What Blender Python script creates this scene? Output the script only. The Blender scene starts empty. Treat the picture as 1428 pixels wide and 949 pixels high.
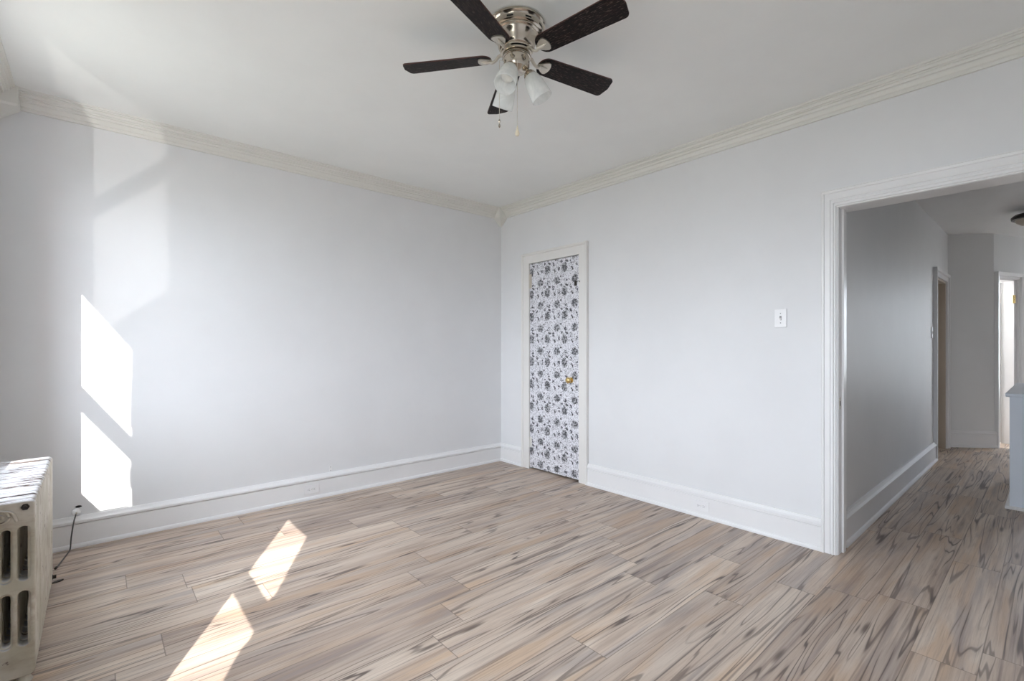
import bpy, bmesh, math, random
from mathutils import Vector, Matrix

random.seed(7)
S = bpy.context.scene
COL = S.collection
R = math.radians

# ------------------------------------------------------------------ camera
cam_d = bpy.data.cameras.new('camera')
cam_d.sensor_width = 36.0
cam_d.lens = 662.7 / 1428.0 * 36.0
cam_d.shift_y = (482.8 - 474.5) / 1428.0
cam_d.clip_start = 0.02
cam = bpy.data.objects.new('camera', cam_d)
COL.objects.link(cam)
cam.location = (0, 0, 1.21)
cam.rotation_euler = (R(90), 0, R(-41.14))
S.camera = cam

S.view_settings.view_transform = 'Standard'
S.view_settings.look = 'None'
S.view_settings.gamma = 1.0
S.view_settings.use_curve_mapping = False
S.view_settings.exposure = -0.05
S.cycles.use_denoising = True
S.cycles.max_bounces = 14
S.cycles.diffuse_bounces = 9
S.cycles.transparent_max_bounces = 12
S.cycles.sample_clamp_indirect = 6.0

# ------------------------------------------------------------------ sky, sun, daylight
SKY, GROUND, SUN = 21.0, 4.4, 13.0
world = bpy.data.worlds.new('sky')
S.world = world
world.use_nodes = True
wn = world.node_tree
bg = wn.nodes['Background']
tc = wn.nodes.new('ShaderNodeTexCoord')
sp = wn.nodes.new('ShaderNodeSeparateXYZ')
mr = wn.nodes.new('ShaderNodeMapRange')
mr.inputs['From Min'].default_value = -0.12
mr.inputs['From Max'].default_value = 0.12
mx = wn.nodes.new('ShaderNodeMix')
mx.data_type = 'RGBA'
mx.inputs[6].default_value = (GROUND * 0.95, GROUND * 1.0, GROUND * 0.93, 1)
mx.inputs[7].default_value = (SKY * 0.905, SKY * 0.985, SKY * 1.095, 1)
wn.links.new(tc.outputs['Generated'], sp.inputs[0])
wn.links.new(sp.outputs[2], mr.inputs[0])
wn.links.new(mr.outputs[0], mx.inputs[0])
wn.links.new(mx.outputs[2], bg.inputs[0])
bg.inputs[1].default_value = 1.0

SUN_DIR = Vector((1.0, 1.73, -1.42)).normalized()


def sun_lamp(name, direction, strength, angle, color):
    d = bpy.data.lights.new(name, 'SUN')
    d.energy = strength
    d.angle = R(angle)
    d.color = color
    o = bpy.data.objects.new(name, d)
    COL.objects.link(o)
    o.location = (-6, -6, 6 if direction.z < 0 else -4)
    o.rotation_euler = direction.to_track_quat('-Z', 'Y').to_euler()
    return o


sun_lamp('sun', SUN_DIR, SUN, 0.35, (1.0, 0.96, 0.90))
# added spot lamp imitating sun reflected up through the window nearest the back wall
gd = Vector((1.0, 1.45, 0.95)).normalized()
gl_d = bpy.data.lights.new('added_sun_glint', 'SPOT')
gl_d.energy = 1100
gl_d.spot_size = R(13)
gl_d.spot_blend = 0.1
gl_d.shadow_soft_size = 0.06
gl_d.color = (1.0, 0.98, 0.94)
gl = bpy.data.objects.new('added_sun_glint', gl_d)
COL.objects.link(gl)
gl.location = Vector((-0.55, 2.86, 1.58)) - gd * 10
gl.rotation_euler = gd.to_track_quat('-Z', 'Y').to_euler()

# room dimensions
X0, XW, YF, YW, HC = -0.43, 3.245, -0.80, 3.893, 2.655
TW = 0.24                      # thickness of the window wall
HH = 2.56                      # hall ceiling
WIN = [(2.445, 3.27), (0.215, 1.045)]
WZ0, WZ1 = 0.76, 2.377

for i, (ya, yb) in enumerate(WIN):
    d = bpy.data.lights.new('daylight_portal', 'AREA')
    d.shape = 'RECTANGLE'
    d.size, d.size_y = WZ1 - WZ0, yb - ya
    d.cycles.is_portal = True
    o = bpy.data.objects.new('daylight_portal', d)
    COL.objects.link(o)
    o.location = (X0 - TW - 0.01, (ya + yb) / 2, (WZ0 + WZ1) / 2)
    o.rotation_euler = (0, R(-90), 0)


HFILL = (-1.15, -0.46, 0.45, 2.30)      # added opening at the far end of the hall, unseen, to brighten it
d = bpy.data.lights.new('daylight_portal', 'AREA')
d.shape = 'RECTANGLE'
d.size, d.size_y = HFILL[3] - HFILL[2], HFILL[1] - HFILL[0]
d.cycles.is_portal = True
o = bpy.data.objects.new('daylight_portal', d)
COL.objects.link(o)
o.location = (11.22, (HFILL[0] + HFILL[1]) / 2, (HFILL[2] + HFILL[3]) / 2)
o.rotation_euler = (0, R(90), 0)


# ------------------------------------------------------------------ node helpers
class G:
    """tiny expression helper over a node tree"""

    def __init__(self, name):
        self.m = bpy.data.materials.new(name)
        self.m.use_nodes = True
        self.t = self.m.node_tree
        self.b = self.t.nodes['Principled BSDF']
        self.out = self.t.nodes['Material Output']

    def n(self, typ, **kw):
        nd = self.t.nodes.new(typ)
        for k, v in kw.items():
            setattr(nd, k, v)
        return nd

    def put(self, sock, v):
        if isinstance(v, (int, float)):
            sock.default_value = v
        elif isinstance(v, (tuple, list)):
            sock.default_value = tuple(v) + ((1,) if len(v) == 3 and sock.type == 'RGBA' else ())
        else:
            self.t.links.new(v, sock)

    def math(self, op, a, b=0.0, c=0.0):
        nd = self.n('ShaderNodeMath', operation=op)
        self.put(nd.inputs[0], a)
        self.put(nd.inputs[1], b)
        self.put(nd.inputs[2], c)
        return nd.outputs[0]

    def add(self, a, b): return self.math('ADD', a, b)
    def sub(self, a, b): return self.math('SUBTRACT', a, b)
    def mul(self, a, b): return self.math('MULTIPLY', a, b)

    def smooth(self, v, a, b, lo=0.0, hi=1.0):
        nd = self.n('ShaderNodeMapRange', interpolation_type='SMOOTHSTEP')
        self.put(nd.inputs[0], v)
        for k, x in zip((1, 2, 3, 4), (a, b, lo, hi)):
            nd.inputs[k].default_value = x
        return nd.outputs[0]

    def mix(self, f, a, b, blend='MIX'):
        nd = self.n('ShaderNodeMix', data_type='RGBA', blend_type=blend)
        self.put(nd.inputs[0], f)
        self.put(nd.inputs[6], a)
        self.put(nd.inputs[7], b)
        return nd.outputs[2]

    def coord(self, kind='Object'):
        return self.n('ShaderNodeTexCoord').outputs[kind]

    def pos(self):
        return self.n('ShaderNodeNewGeometry').outputs['Position']

    def sep(self, v):
        nd = self.n('ShaderNodeSeparateXYZ')
        self.put(nd.inputs[0], v)
        return nd.outputs

    def comb(self, x=0.0, y=0.0, z=0.0):
        nd = self.n('ShaderNodeCombineXYZ')
        for s, v in zip(nd.inputs, (x, y, z)):
            self.put(s, v)
        return nd.outputs[0]

    def noise(self, v, scale, detail=3.0, rough=0.5, dist=0.0):
        nd = self.n('ShaderNodeTexNoise')
        self.put(nd.inputs['Vector'], v)
        nd.inputs['Scale'].default_value = scale
        nd.inputs['Detail'].default_value = detail
        nd.inputs['Roughness'].default_value = rough
        nd.inputs['Distortion'].default_value = dist
        return nd.outputs[0]

    def voro(self, v, scale, out='Distance', feature='F1'):
        nd = self.n('ShaderNodeTexVoronoi', feature=feature)
        self.put(nd.inputs['Vector'], v)
        nd.inputs['Scale'].default_value = scale
        return nd.outputs[out]

    def white(self, v):
        nd = self.n('ShaderNodeTexWhiteNoise', noise_dimensions='3D')
        self.put(nd.inputs['Vector'], v)
        return nd.outputs['Value']

    def ramp(self, v, stops):
        nd = self.n('ShaderNodeValToRGB')
        self.put(nd.inputs[0], v)
        el = nd.color_ramp.elements
        while len(el) < len(stops):
            el.new(0.5)
        for e, (p, c) in zip(el, stops):
            e.position = p
            e.color = tuple(c) + (1,)
        return nd.outputs[0]

    def bump(self, h, strength=0.3, dist=0.01):
        nd = self.n('ShaderNodeBump')
        nd.inputs['Strength'].default_value = strength
        nd.inputs['Distance'].default_value = dist
        self.put(nd.inputs['Height'], h)
        self.t.links.new(nd.outputs[0], self.b.inputs['Normal'])

    def set(self, col=None, rough=None, metal=None, spec=None):
        if col is not None: self.put(self.b.inputs['Base Color'], col)
        if rough is not None: self.put(self.b.inputs['Roughness'], rough)
        if metal is not None: self.put(self.b.inputs['Metallic'], metal)
        if spec is not None: self.put(self.b.inputs['Specular IOR Level'], spec)
        return self


def lin(r, g, b):
    f = lambda c: (c / 255 / 12.92) if c / 255 <= 0.04045 else ((c / 255 + 0.055) / 1.055) ** 2.4
    return (f(r), f(g), f(b))


def paint(name, col, rough=0.5, spec=0.35, bump=0.05, scale=260, blotch=0.03):
    g = G(name)
    p = g.coord('Object')
    n = g.noise(p, 2.2, 4, 0.6)
    c = g.mix(g.smooth(n, 0.3, 0.7), tuple(x * (1 - blotch) for x in col), col)
    g.set(c, rough, 0, spec)
    if bump:
        g.bump(g.noise(p, scale, 2, 0.5), bump, 0.002)
    return g.m


def metal(name, col, rough=0.25, aniso=None):
    g = G(name)
    p = g.coord('Object')
    n = g.noise(p, 40, 3, 0.6)
    g.set(g.mix(n, tuple(c * 0.92 for c in col), col), g.add(rough - 0.04, g.mul(n, 0.08)), 1.0, 0.5)
    return g.m


def mat_floor():
    g = G('grey_oak_planks')
    W_, L_ = 0.191, 1.205
    s = g.sep(g.coord('Object'))
    x, y = s[0], s[1]
    yr = g.math('DIVIDE', y, W_)
    row = g.math('FLOOR', yr)
    r1 = g.white(g.comb(row, 3.7, 1.1))
    xs = g.add(g.math('DIVIDE', x, L_), g.mul(r1, 7.0))
    colm = g.math('FLOOR', xs)
    rnd = g.white(g.comb(row, colm, 0.5))
    rnd2 = g.white(g.comb(row, colm, 9.5))
    rnd3 = g.white(g.comb(row, colm, 17.5))
    fx = g.math('FRACT', xs)
    fy = g.math('FRACT', yr)
    off = g.mul(rnd, 37.0)

    def vec(sx, sy, o=0.0):
        return g.comb(g.add(g.mul(x, sx), off), g.mul(y, sy), g.add(off, o))
    tone = g.noise(vec(0.6, 7.0), 2.2, 5, 0.6, 0.4)
    tint = g.noise(vec(0.8, 5.0, 3.0), 1.6, 3, 0.5, 0.4)
    grey = g.noise(vec(0.55, 6.0, 7.0), 1.8, 4, 0.55, 0.4)
    fine = g.noise(vec(2.2, 95.0, 1.0), 1.6, 4, 0.65)
    streak = g.noise(vec(0.28, 22.0, 5.0), 1.7, 5, 0.52, 0.25)
    fig = g.noise(vec(0.42, 8.5, 9.0), 1.4, 2, 0.40, 0.3)
    c = g.ramp(tone, [(0.30, lin(180, 162, 148)), (0.45, lin(201, 184, 169)), (0.60, lin(215, 201, 187)), (0.75, lin(223, 211, 198))])
    c = g.mix(g.smooth(tint, 0.50, 0.66, 0, 0.62), c, lin(203, 174, 145))
    c = g.mix(g.smooth(grey, 0.50, 0.68, 0, 0.60), c, lin(158, 149, 148))
    c = g.mix(1.0, c, g.mix(rnd2, lin(226, 222, 220), lin(255, 254, 252)), 'MULTIPLY')
    # fine pores, soft dark streaks
    c = g.mix(g.smooth(fine, 0.46, 0.74, 0, 0.45), c, lin(134, 118, 110))
    c = g.mix(g.smooth(streak, 0.55, 0.70, 0, 0.55), c, lin(118, 103, 97))
    c = g.mix(g.smooth(streak, 0.66, 0.76, 0, 0.40), c, lin(84, 72, 68))
    # thin contour lines of a stretched field: long lines and cathedral loops, only in places
    place = g.smooth(g.noise(vec(0.9, 4.5, 21.0), 1.5, 2, 0.5), 0.50, 0.64)
    ring = g.math('ABSOLUTE', g.sub(g.math('FRACT', g.mul(fig, 11.0)), 0.5))
    c = g.mix(g.mul(g.smooth(ring, 0.34, 0.04), g.mul(place, 0.30)), c, lin(122, 106, 98))
    c = g.mix(g.mul(g.smooth(ring, 0.12, 0.02), g.mul(place, 0.78)), c, lin(86, 73, 68))
    main = g.math('ABSOLUTE', g.sub(fig, 0.5))
    c = g.mix(g.smooth(main, 0.016, 0.004, 0, 0.6), c, lin(86, 74, 70))
    # knots
    kd = g.voro(vec(1.0, 6.5, 2.0), 1.5)
    c = g.mix(g.smooth(kd, 0.15, 0.03, 0, 0.85), c, lin(84, 70, 64))
    # seams
    sy = g.mul(g.math('MINIMUM', fy, g.sub(1.0, fy)), W_)
    sx = g.mul(g.math('MINIMUM', fx, g.sub(1.0, fx)), L_)
    seam = g.smooth(g.math('MINIMUM', sy, sx), 0.0028, 0.0008)
    c = g.mix(g.mul(seam, 0.6), c, lin(92, 80, 74))
    g.set(c, g.add(0.36, g.mul(fine, 0.14)), 0, 0.38)
    g.bump(g.sub(g.mul(fine, 0.25), seam), 0.12, 0.002)
    return g.m


def mat_wallpaper():
    g = G('black_floral_wallpaper')
    s = g.sep(g.coord('Object'))
    T = 0.22
    u, v = s[1], s[2]
    p2 = g.comb(u, v, 0)
    nw = g.noise(p2, 70, 3, 0.6)
    nw2 = g.noise(p2, 190, 2, 0.6)
    tu = g.mul(g.math('FRACT', g.math('DIVIDE', g.add(u, 10.0), T)), T)
    tv = g.mul(g.math('FRACT', g.math('DIVIDE', g.add(v, 10.0), T)), T)

    def blob(cx, cy, rx, ry, wob=0.9):
        best = None
        dx = g.math('ABSOLUTE', g.sub(tu, cx))
        dx = g.math('MINIMUM', dx, g.sub(T, dx))
        dy = g.math('ABSOLUTE', g.sub(tv, cy))
        dy = g.math('MINIMUM', dy, g.sub(T, dy))
        d = g.math('SQRT', g.add(g.math('POWER', g.math('DIVIDE', dx, rx), 2.0), g.math('POWER', g.math('DIVIDE', dy, ry), 2.0)))
        d = g.add(d, g.mul(g.sub(nw, 0.5), wob * 2))
        return g.smooth(d, 1.05, 0.85)

    def union(lst):
        o = lst[0]
        for q in lst[1:]:
            o = g.math('MAXIMUM', o, q)
        return o

    big = union([blob(0.060, 0.060, 0.036, 0.045), blob(0.155, 0.165, 0.040, 0.036)])
    mid = union([blob(0.130, 0.060, 0.016, 0.026), blob(0.045, 0.155, 0.022, 0.020), blob(0.200, 0.100, 0.016, 0.022),
                 blob(0.095, 0.120, 0.016, 0.014)])
    small = union([blob(0.025, 0.112, 0.010, 0.010, 0.5), blob(0.040, 0.120, 0.009, 0.010, 0.5), blob(0.105, 0.200, 0.010, 0.009, 0.5),
                   blob(0.180, 0.035, 0.009, 0.012, 0.5), blob(0.190, 0.050, 0.008, 0.009, 0.5)])
    petals = g.smooth(g.voro(p2, 62), 0.70, 0.42)
    petals2 = g.smooth(nw2, 0.40, 0.56)
    dots = g.mul(g.smooth(g.voro(p2, 66), 0.36, 0.24), g.smooth(nw, 0.36, 0.5))
    twigs = g.mul(g.smooth(g.math('ABSOLUTE', g.sub(g.noise(p2, 30, 3, 0.6), 0.5)), 0.03, 0.006), 0.5)
    dark = union([g.mul(g.mul(big, petals), g.add(g.mul(petals2, 0.5), 0.5)), g.mul(small, 0.9)])
    grey = union([g.mul(g.mul(mid, petals), 1.0), g.mul(big, 0.5), g.mul(dots, 0.8), twigs])
    c = g.mix(grey, lin(232, 232, 238), lin(82, 82, 90))
    c = g.mix(dark, c, lin(22, 22, 28))
    g.set(c, 0.5, 0, 0.35)
    return g.m


def mat_radiator():
    g = G('chipped_radiator_paint')
    p = g.pos()
    s = g.sep(p)
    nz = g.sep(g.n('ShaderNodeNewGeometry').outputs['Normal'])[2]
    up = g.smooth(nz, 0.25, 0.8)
    st = g.comb(g.mul(s[0], 0.2), s[1], g.mul(s[2], 0.6))
    n = g.noise(st, 40, 6, 0.68, 0.2)
    big = g.noise(p, 7, 3, 0.5)
    base = g.mix(g.smooth(big, 0.35, 0.65), lin(198, 192, 174), lin(217, 211, 199))
    base = g.mix(g.smooth(g.noise(st, 22, 5, 0.65), 0.46, 0.7, 0, 0.6), base, lin(166, 148, 128))
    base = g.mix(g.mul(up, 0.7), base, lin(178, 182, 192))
    chipv = g.add(n, g.add(g.mul(up, 0.10), g.mul(g.sub(big, 0.5), 0.22)))
    c = g.mix(g.smooth(chipv, 0.635, 0.665), base, lin(122, 108, 100))
    c = g.mix(g.smooth(chipv, 0.685, 0.71), c, lin(46, 36, 32))
    g.set(c, 0.45, 0, 0.4)
    g.bump(g.add(g.smooth(chipv, 0.66, 0.60), g.mul(n, 0.3)), 0.35, 0.003)
    return g.m


def mat_blade():
    g = G('black_oak_blade')
    s = g.sep(g.coord('UV'))
    v = g.comb(g.mul(s[0], 6.0), g.mul(s[1], 130.0), 0)
    n = g.noise(v, 1.6, 5, 0.7, 0.3)
    sp_ = g.noise(g.comb(g.mul(s[0], 40.0), g.mul(s[1], 260.0), 2.0), 1.0, 2, 0.5)
    c = g.mix(g.smooth(n, 0.45, 0.72), lin(10, 6, 7), lin(44, 26, 23))
    c = g.mix(g.smooth(sp_, 0.56, 0.68, 0, 0.6), c, lin(104, 88, 82))
    g.set(c, 0.55, 0, 0.22)
    g.bump(n, 0.2, 0.001)
    return g.m


def mat_alabaster():
    g = G('alabaster_glass')
    p = g.coord('Object')
    n = g.noise(p, 14, 4, 0.6, 1.2)
    col = g.mix(g.smooth(n, 0.35, 0.65), (0.955, 0.965, 0.96), (0.985, 0.985, 0.975))
    tl = g.n('ShaderNodeBsdfTranslucent')
    g.put(tl.inputs[0], col)
    tr = g.n('ShaderNodeBsdfTransparent')
    g.put(tr.inputs[0], (0.93, 0.95, 0.95, 1))
    g.set(col, 0.18, 0, 0.5)
    m1 = g.n('ShaderNodeMixShader')
    m1.inputs[0].default_value = 0.5
    g.t.links.new(g.b.outputs[0], m1.inputs[1])
    g.t.links.new(tl.outputs[0], m1.inputs[2])
    m2 = g.n('ShaderNodeMixShader')
    g.put(m2.inputs[0], g.smooth(n, 0.3, 0.7, 0.24, 0.14))
    g.t.links.new(m1.outputs[0], m2.inputs[1])
    g.t.links.new(tr.outputs[0], m2.inputs[2])
    g.t.links.new(m2.outputs[0], g.out.inputs[0])
    return g.m


def mat_pane():
    g = G('window_glass')
    tr = g.n('ShaderNodeBsdfTransparent')
    gl = g.n('ShaderNodeBsdfGlossy')
    gl.inputs['Roughness'].default_value = 0.0
    ms = g.n('ShaderNodeMixShader')
    ms.inputs[0].default_value = 0.05
    g.t.links.new(tr.outputs[0], ms.inputs[1])
    g.t.links.new(gl.outputs[0], ms.inputs[2])
    g.t.links.new(ms.outputs[0], g.out.inputs[0])
    return g.m


def mat_brick():
    g = G('red_brick')
    b = g.n('ShaderNodeTexBrick')
    s = g.sep(g.coord('Object'))
    g.put(b.inputs['Vector'], g.comb(g.add(s[0], s[1]), s[2], 0))
    b.inputs['Scale'].default_value = 4.2
    b.inputs['Color1'].default_value = lin(150, 84, 66) + (1,)
    b.inputs['Color2'].default_value = lin(128, 68, 54) + (1,)
    b.inputs['Mortar'].default_value = lin(176, 168, 158) + (1,)
    g.set(b.outputs[0], 0.85, 0, 0.2)
    return g.m


M = dict(
    wall=paint('white_wall_paint', (0.78, 0.787, 0.80), 0.42, 0.3, 0.06),
    ceil=paint('ceiling_paint', (0.85, 0.862, 0.85), 0.6, 0.2, 0.05),
    trim=paint('white_gloss_trim', (0.83, 0.83, 0.835), 0.3, 0.4, 0.03, 60),
    cream=paint('cream_trim', (0.775, 0.768, 0.73), 0.34, 0.4, 0.03, 60),
    hall_trim=paint('hall_trim_paint', (0.80, 0.80, 0.81), 0.55, 0.2, 0.03, 60),
    casing=paint('ivory_casing', (0.80, 0.79, 0.768), 0.34, 0.4, 0.03, 60),
    hall=paint('hall_wall_paint', (0.75, 0.755, 0.76), 0.5, 0.26, 0.05),
    knee=paint('pale_blue_grey_paint', (0.80, 0.86, 0.95), 0.4, 0.4, 0.03),
    beige=paint('beige_jamb_paint', (0.62, 0.55, 0.47), 0.4, 0.4, 0.03),
    plastic=paint('white_plastic', (0.84, 0.84, 0.85), 0.28, 0.5, 0.0),
    dark=paint('dark_slot', (0.02, 0.02, 0.022), 0.6, 0.2, 0.0),
    shade=paint('grey_slot', (0.25, 0.25, 0.26), 0.5, 0.3, 0.0),
    cable=paint('grey_cable', lin(84, 84, 84), 0.45, 0.4, 0.0),
    dark_iron=paint('dark_iron', lin(52, 46, 42), 0.6, 0.4, 0.1, 90),
    ivory=paint('ivory_bead', lin(226, 214, 190), 0.3, 0.5, 0.0),
    bulb=paint('frosted_bulb', (0.88, 0.87, 0.84), 0.3, 0.5, 0.0),
    edge=paint('blade_edge', lin(70, 38, 32), 0.45, 0.4, 0.0),
    bronze=paint('dark_bronze', lin(30, 24, 22), 0.3, 0.6, 0.0),
    dome=paint('frosted_dome', lin(196, 186, 172), 0.3, 0.5, 0.0),
    nickel=metal('satin_nickel', (0.60, 0.54, 0.46), 0.18),
    nickel_soft=metal('brushed_nickel', (0.70, 0.66, 0.59), 0.38),
    brass=metal('polished_brass', (0.80, 0.58, 0.25), 0.22),
    floor=mat_floor(), paper=mat_wallpaper(), rad=mat_radiator(), blade=mat_blade(),
    glass=mat_alabaster(), pane=mat_pane(), brick=mat_brick(),
)


# ------------------------------------------------------------------ mesh helpers
def box(bm, x0, x1, y0, y1, z0, z1):
    vs = [bm.verts.new((x, y, z)) for x in (x0, x1) for y in (y0, y1) for z in (z0, z1)]
    for f in ((0, 1, 3, 2), (4, 6, 7, 5), (0, 4, 5, 1), (2, 3, 7, 6), (0, 2, 6, 4), (1, 5, 7, 3)):
        bm.faces.new([vs[i] for i in f])
    return vs


def prism(bm, poly, z0, z1):
    lo = [bm.verts.new((x, y, z0)) for x, y in poly]
    hi = [bm.verts.new((x, y, z1)) for x, y in poly]
    n = len(poly)
    bm.faces.new(lo[::-1])
    bm.faces.new(hi)
    for i in range(n):
        bm.faces.new((lo[i], lo[(i + 1) % n], hi[(i + 1) % n], hi[i]))


def lathe(bm, prof, seg=40, M4=None, cap0=True, cap1=True):
    M4 = M4 or Matrix()
    rings = []
    for r, z in prof:
        rings.append([bm.verts.new(M4 @ Vector((r * math.cos(2 * math.pi * k / seg), r * math.sin(2 * math.pi * k / seg), z)))
                      for k in range(seg)])
    for a, b in zip(rings, rings[1:]):
        for k in range(seg):
            bm.faces.new((a[k], a[(k + 1) % seg], b[(k + 1) % seg], b[k]))
    if cap0: bm.faces.new(rings[0][::-1])
    if cap1: bm.faces.new(rings[-1])


def tube(bm, pts, rad, seg=10, flat=1.0):
    pts = [Vector(p) for p in pts]
    rads = rad if isinstance(rad, (list, tuple)) else [rad] * len(pts)
    rings = []
    up = Vector((0, 0, 1))
    for i, p in enumerate(pts):
        t = (pts[min(i + 1, len(pts) - 1)] - pts[max(i - 1, 0)]).normalized()
        u = t.cross(up)
        if u.length < 0.05:
            u = t.cross(Vector((0.3, 1, 0)))
        u.normalize()
        w = u.cross(t).normalized()
        rings.append([bm.verts.new(p + (u * math.cos(a) + w * math.sin(a) * flat) * rads[i])
                      for a in [2 * math.pi * k / seg for k in range(seg)]])
    for a, b in zip(rings, rings[1:]):
        for k in range(seg):
            bm.faces.new((a[k], a[(k + 1) % seg], b[(k + 1) % seg], b[k]))
    bm.faces.new(rings[0][::-1])
    bm.faces.new(rings[-1])


def sweep(bm, prof, a, b, out, up=(0, 0, 1), mit0=0.0, mit1=0.0):
    """extrude a profile [(out, up), ...] from a to b; mit = shift along the run per unit 'out' at each end"""
    a, b, out, up = Vector(a), Vector(b), Vector(out), Vector(up)
    t = (b - a).normalized()
    r0 = [bm.verts.new(a + out * o + up * u + t * (o * mit0)) for o, u in prof]
    r1 = [bm.verts.new(b + out * o + up * u - t * (o * mit1)) for o, u in prof]
    n = len(prof)
    for i in range(n):
        bm.faces.new((r0[i], r0[(i + 1) % n], r1[(i + 1) % n], r1[i]))
    bm.faces.new(r0[::-1])
    bm.faces.new(r1)


def smooth_pts(pts, n=8):
    """Catmull-Rom through pts"""
    P = [Vector(p) for p in pts]
    P = [P[0] * 2 - P[1]] + P + [P[-1] * 2 - P[-2]]
    o = []
    for i in range(1, len(P) - 2):
        p0, p1, p2, p3 = P[i - 1:i + 3]
        for k in range(n):
            t = k / n
            o.append(0.5 * ((2 * p1) + (p2 - p0) * t + (2 * p0 - 5 * p1 + 4 * p2 - p3) * t * t + (3 * p1 - p0 - 3 * p2 + p3) * t ** 3))
    o.append(P[-2])
    return o


def obj(name, bm, m, parent=None, smooth=False, bevel=0.0, seg=2):
    bmesh.ops.recalc_face_normals(bm, faces=bm.faces)
    me = bpy.data.meshes.new(name)
    bm.to_mesh(me)
    bm.free()
    if m is not None:
        me.materials.append(M[m] if isinstance(m, str) else m)
    o = bpy.data.objects.new(name, me)
    COL.objects.link(o)
    if parent is not None:
        o.parent = parent
    if smooth:
        me.shade_smooth()
        if smooth != 'all':
            try:
                me.set_sharp_from_angle(angle=R(38))
            except Exception:
                pass
    if bevel:
        md = o.modifiers.new('bevel', 'BEVEL')
        md.width = bevel
        md.segments = seg
        md.limit_method = 'ANGLE'
        md.angle_limit = R(40)
    return o


def struct(name, bm, m, parent=None, **k):
    o = obj(name, bm, m, parent, **k)
    if parent is None:
        o['kind'] = 'structure'
    return o


def thing(name, label, cat, loc=(0, 0, 0), rz=0.0, group=None, kind=None):
    o = bpy.data.objects.new(name, None)
    o.empty_display_size = 0.05
    COL.objects.link(o)
    o.location = loc
    o.rotation_euler = (0, 0, rz)
    if label: o['label'] = label
    if cat: o['category'] = cat
    if group: o['group'] = group
    if kind: o['kind'] = kind
    return o


NB = bmesh.new

# ------------------------------------------------------------------ shell
bm = NB(); box(bm, X0 - TW, 11.2, -1.4, YW + 0.2, -0.12, 0.0)
struct('floor', bm, 'floor')
bm = NB(); box(bm, X0 - TW, XW + 0.15, YF - 0.2, YW + 0.2, HC, HC + 0.15)
struct('ceiling', bm, 'ceil')
bm = NB(); box(bm, X0 - TW, 11.2, YW, YW + 0.2, 0, HC)
struct('wall_back', bm, 'wall')
bm = NB(); box(bm, X0 - TW, XW + 0.15, YF - 0.2, YF, 0, HC)
struct('wall_front', bm, 'wall')

# right wall with the closet door and the wide cased opening
XR = XW + 0.15
D1 = (2.795, 3.440, 2.030)            # closet door hole: y0, y1, top
OP = (-0.36, 0.843, 2.029)            # cased opening
bm = NB()
box(bm, XW, XR, -1.4, OP[0], 0, HC)
box(bm, XW, XR, OP[0], OP[1], OP[2], HC)
box(bm, XW, XR, OP[1], D1[0], 0, HC)
box(bm, XW, XR, D1[0], D1[1], D1[2], HC)
box(bm, XW, XR, D1[1], YW, 0, HC)
struct('wall_right', bm, 'wall')

# window wall
bm = NB()
ys = [YF] + [v for ab in sorted(WIN) for v in ab] + [YW]
for i in range(0, len(ys), 2):
    box(bm, X0 - 0.15, X0, ys[i], ys[i + 1], 0, HC)
for ya, yb in WIN:
    box(bm, X0 - 0.15, X0, ya, yb, 0, WZ0)
    box(bm, X0 - 0.15, X0, ya, yb, WZ1, HC)
struct('wall_left', bm, 'wall')
# outer brick leaf; the toothed bricks of the near jambs cut the sun patches
bm = NB()
for i in range(0, len(ys), 2):
    box(bm, X0 - TW, X0 - 0.15, ys[i], ys[i + 1], 0, HC)
for ya, yb in WIN:
    box(bm, X0 - TW, X0 - 0.15, ya, yb, 0, WZ0 - 0.06)
    box(bm, X0 - TW, X0 - 0.15, ya, yb, WZ1, HC)
    z = WZ0 - 0.06
    while z < WZ1:
        h = random.choice((0.065, 0.07, 0.12))
        w = random.choice((0.0, 0.008, 0.014, 0.019))
        if w:
            box(bm, X0 - TW, X0 - 0.16, ya, ya + w, z, min(z + h, WZ1))
        z += h
struct('wall_left_brick', bm, 'brick')

# ------------------------------------------------------------------ crown moulding with corner blocks
CP = [(0, -0.100), (0.016, -0.100), (0.016, -0.084), (0.026, -0.080), (0.034, -0.062), (0.034, -0.058), (0.046, -0.056), (0.048, -0.044),
      (0.058, -0.042), (0.058, -0.036), (0.068, -0.034), (0.070, -0.020), (0.080, -0.018), (0.080, -0.012), (0.090, -0.010), (0.090, 0), (0, 0)]
runs = [((X0, YW, HC), (XW, YW, HC), (0, -1, 0)), ((XW, YF, HC), (XW, YW, HC), (-1, 0, 0)),
        ((X0, YF, HC), (X0, YW, HC), (1, 0, 0)), ((X0, YF, HC), (XW, YF, HC), (0, 1, 0))]
for i, (a, b, o_) in enumerate(runs):
    bm = NB(); sweep(bm, CP, a, b, o_)
    struct('trim_%d' % (i + 1), bm, 'cream')
for i, (cx, cy, sx, sy) in enumerate([(X0, YW, 1, -1), (XW, YW, -1, -1)]):
    bm = NB()
    w = 0.102
    sq = lambda k, z: [bm.verts.new((cx + sx * k * u, cy + sy * k * v, z)) for u, v in ((0, 0), (1, 0), (1, 1), (0, 1))]
    r0, r1, r2 = sq(w, HC), sq(w, HC - 0.10), sq(0.02, HC - 0.172)
    r15 = sq(w * 0.93, HC - 0.112)
    for p, q in ((r0, r1), (r1, r15), (r15, r2)):
        for k in range(4):
            bm.faces.new((p[k], p[(k + 1) % 4], q[(k + 1) % 4], q[k]))
    bm.faces.new(r0); bm.faces.new(r2)
    struct('trim_%d' % (5 + i), bm, 'cream', bevel=0.003)

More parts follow.
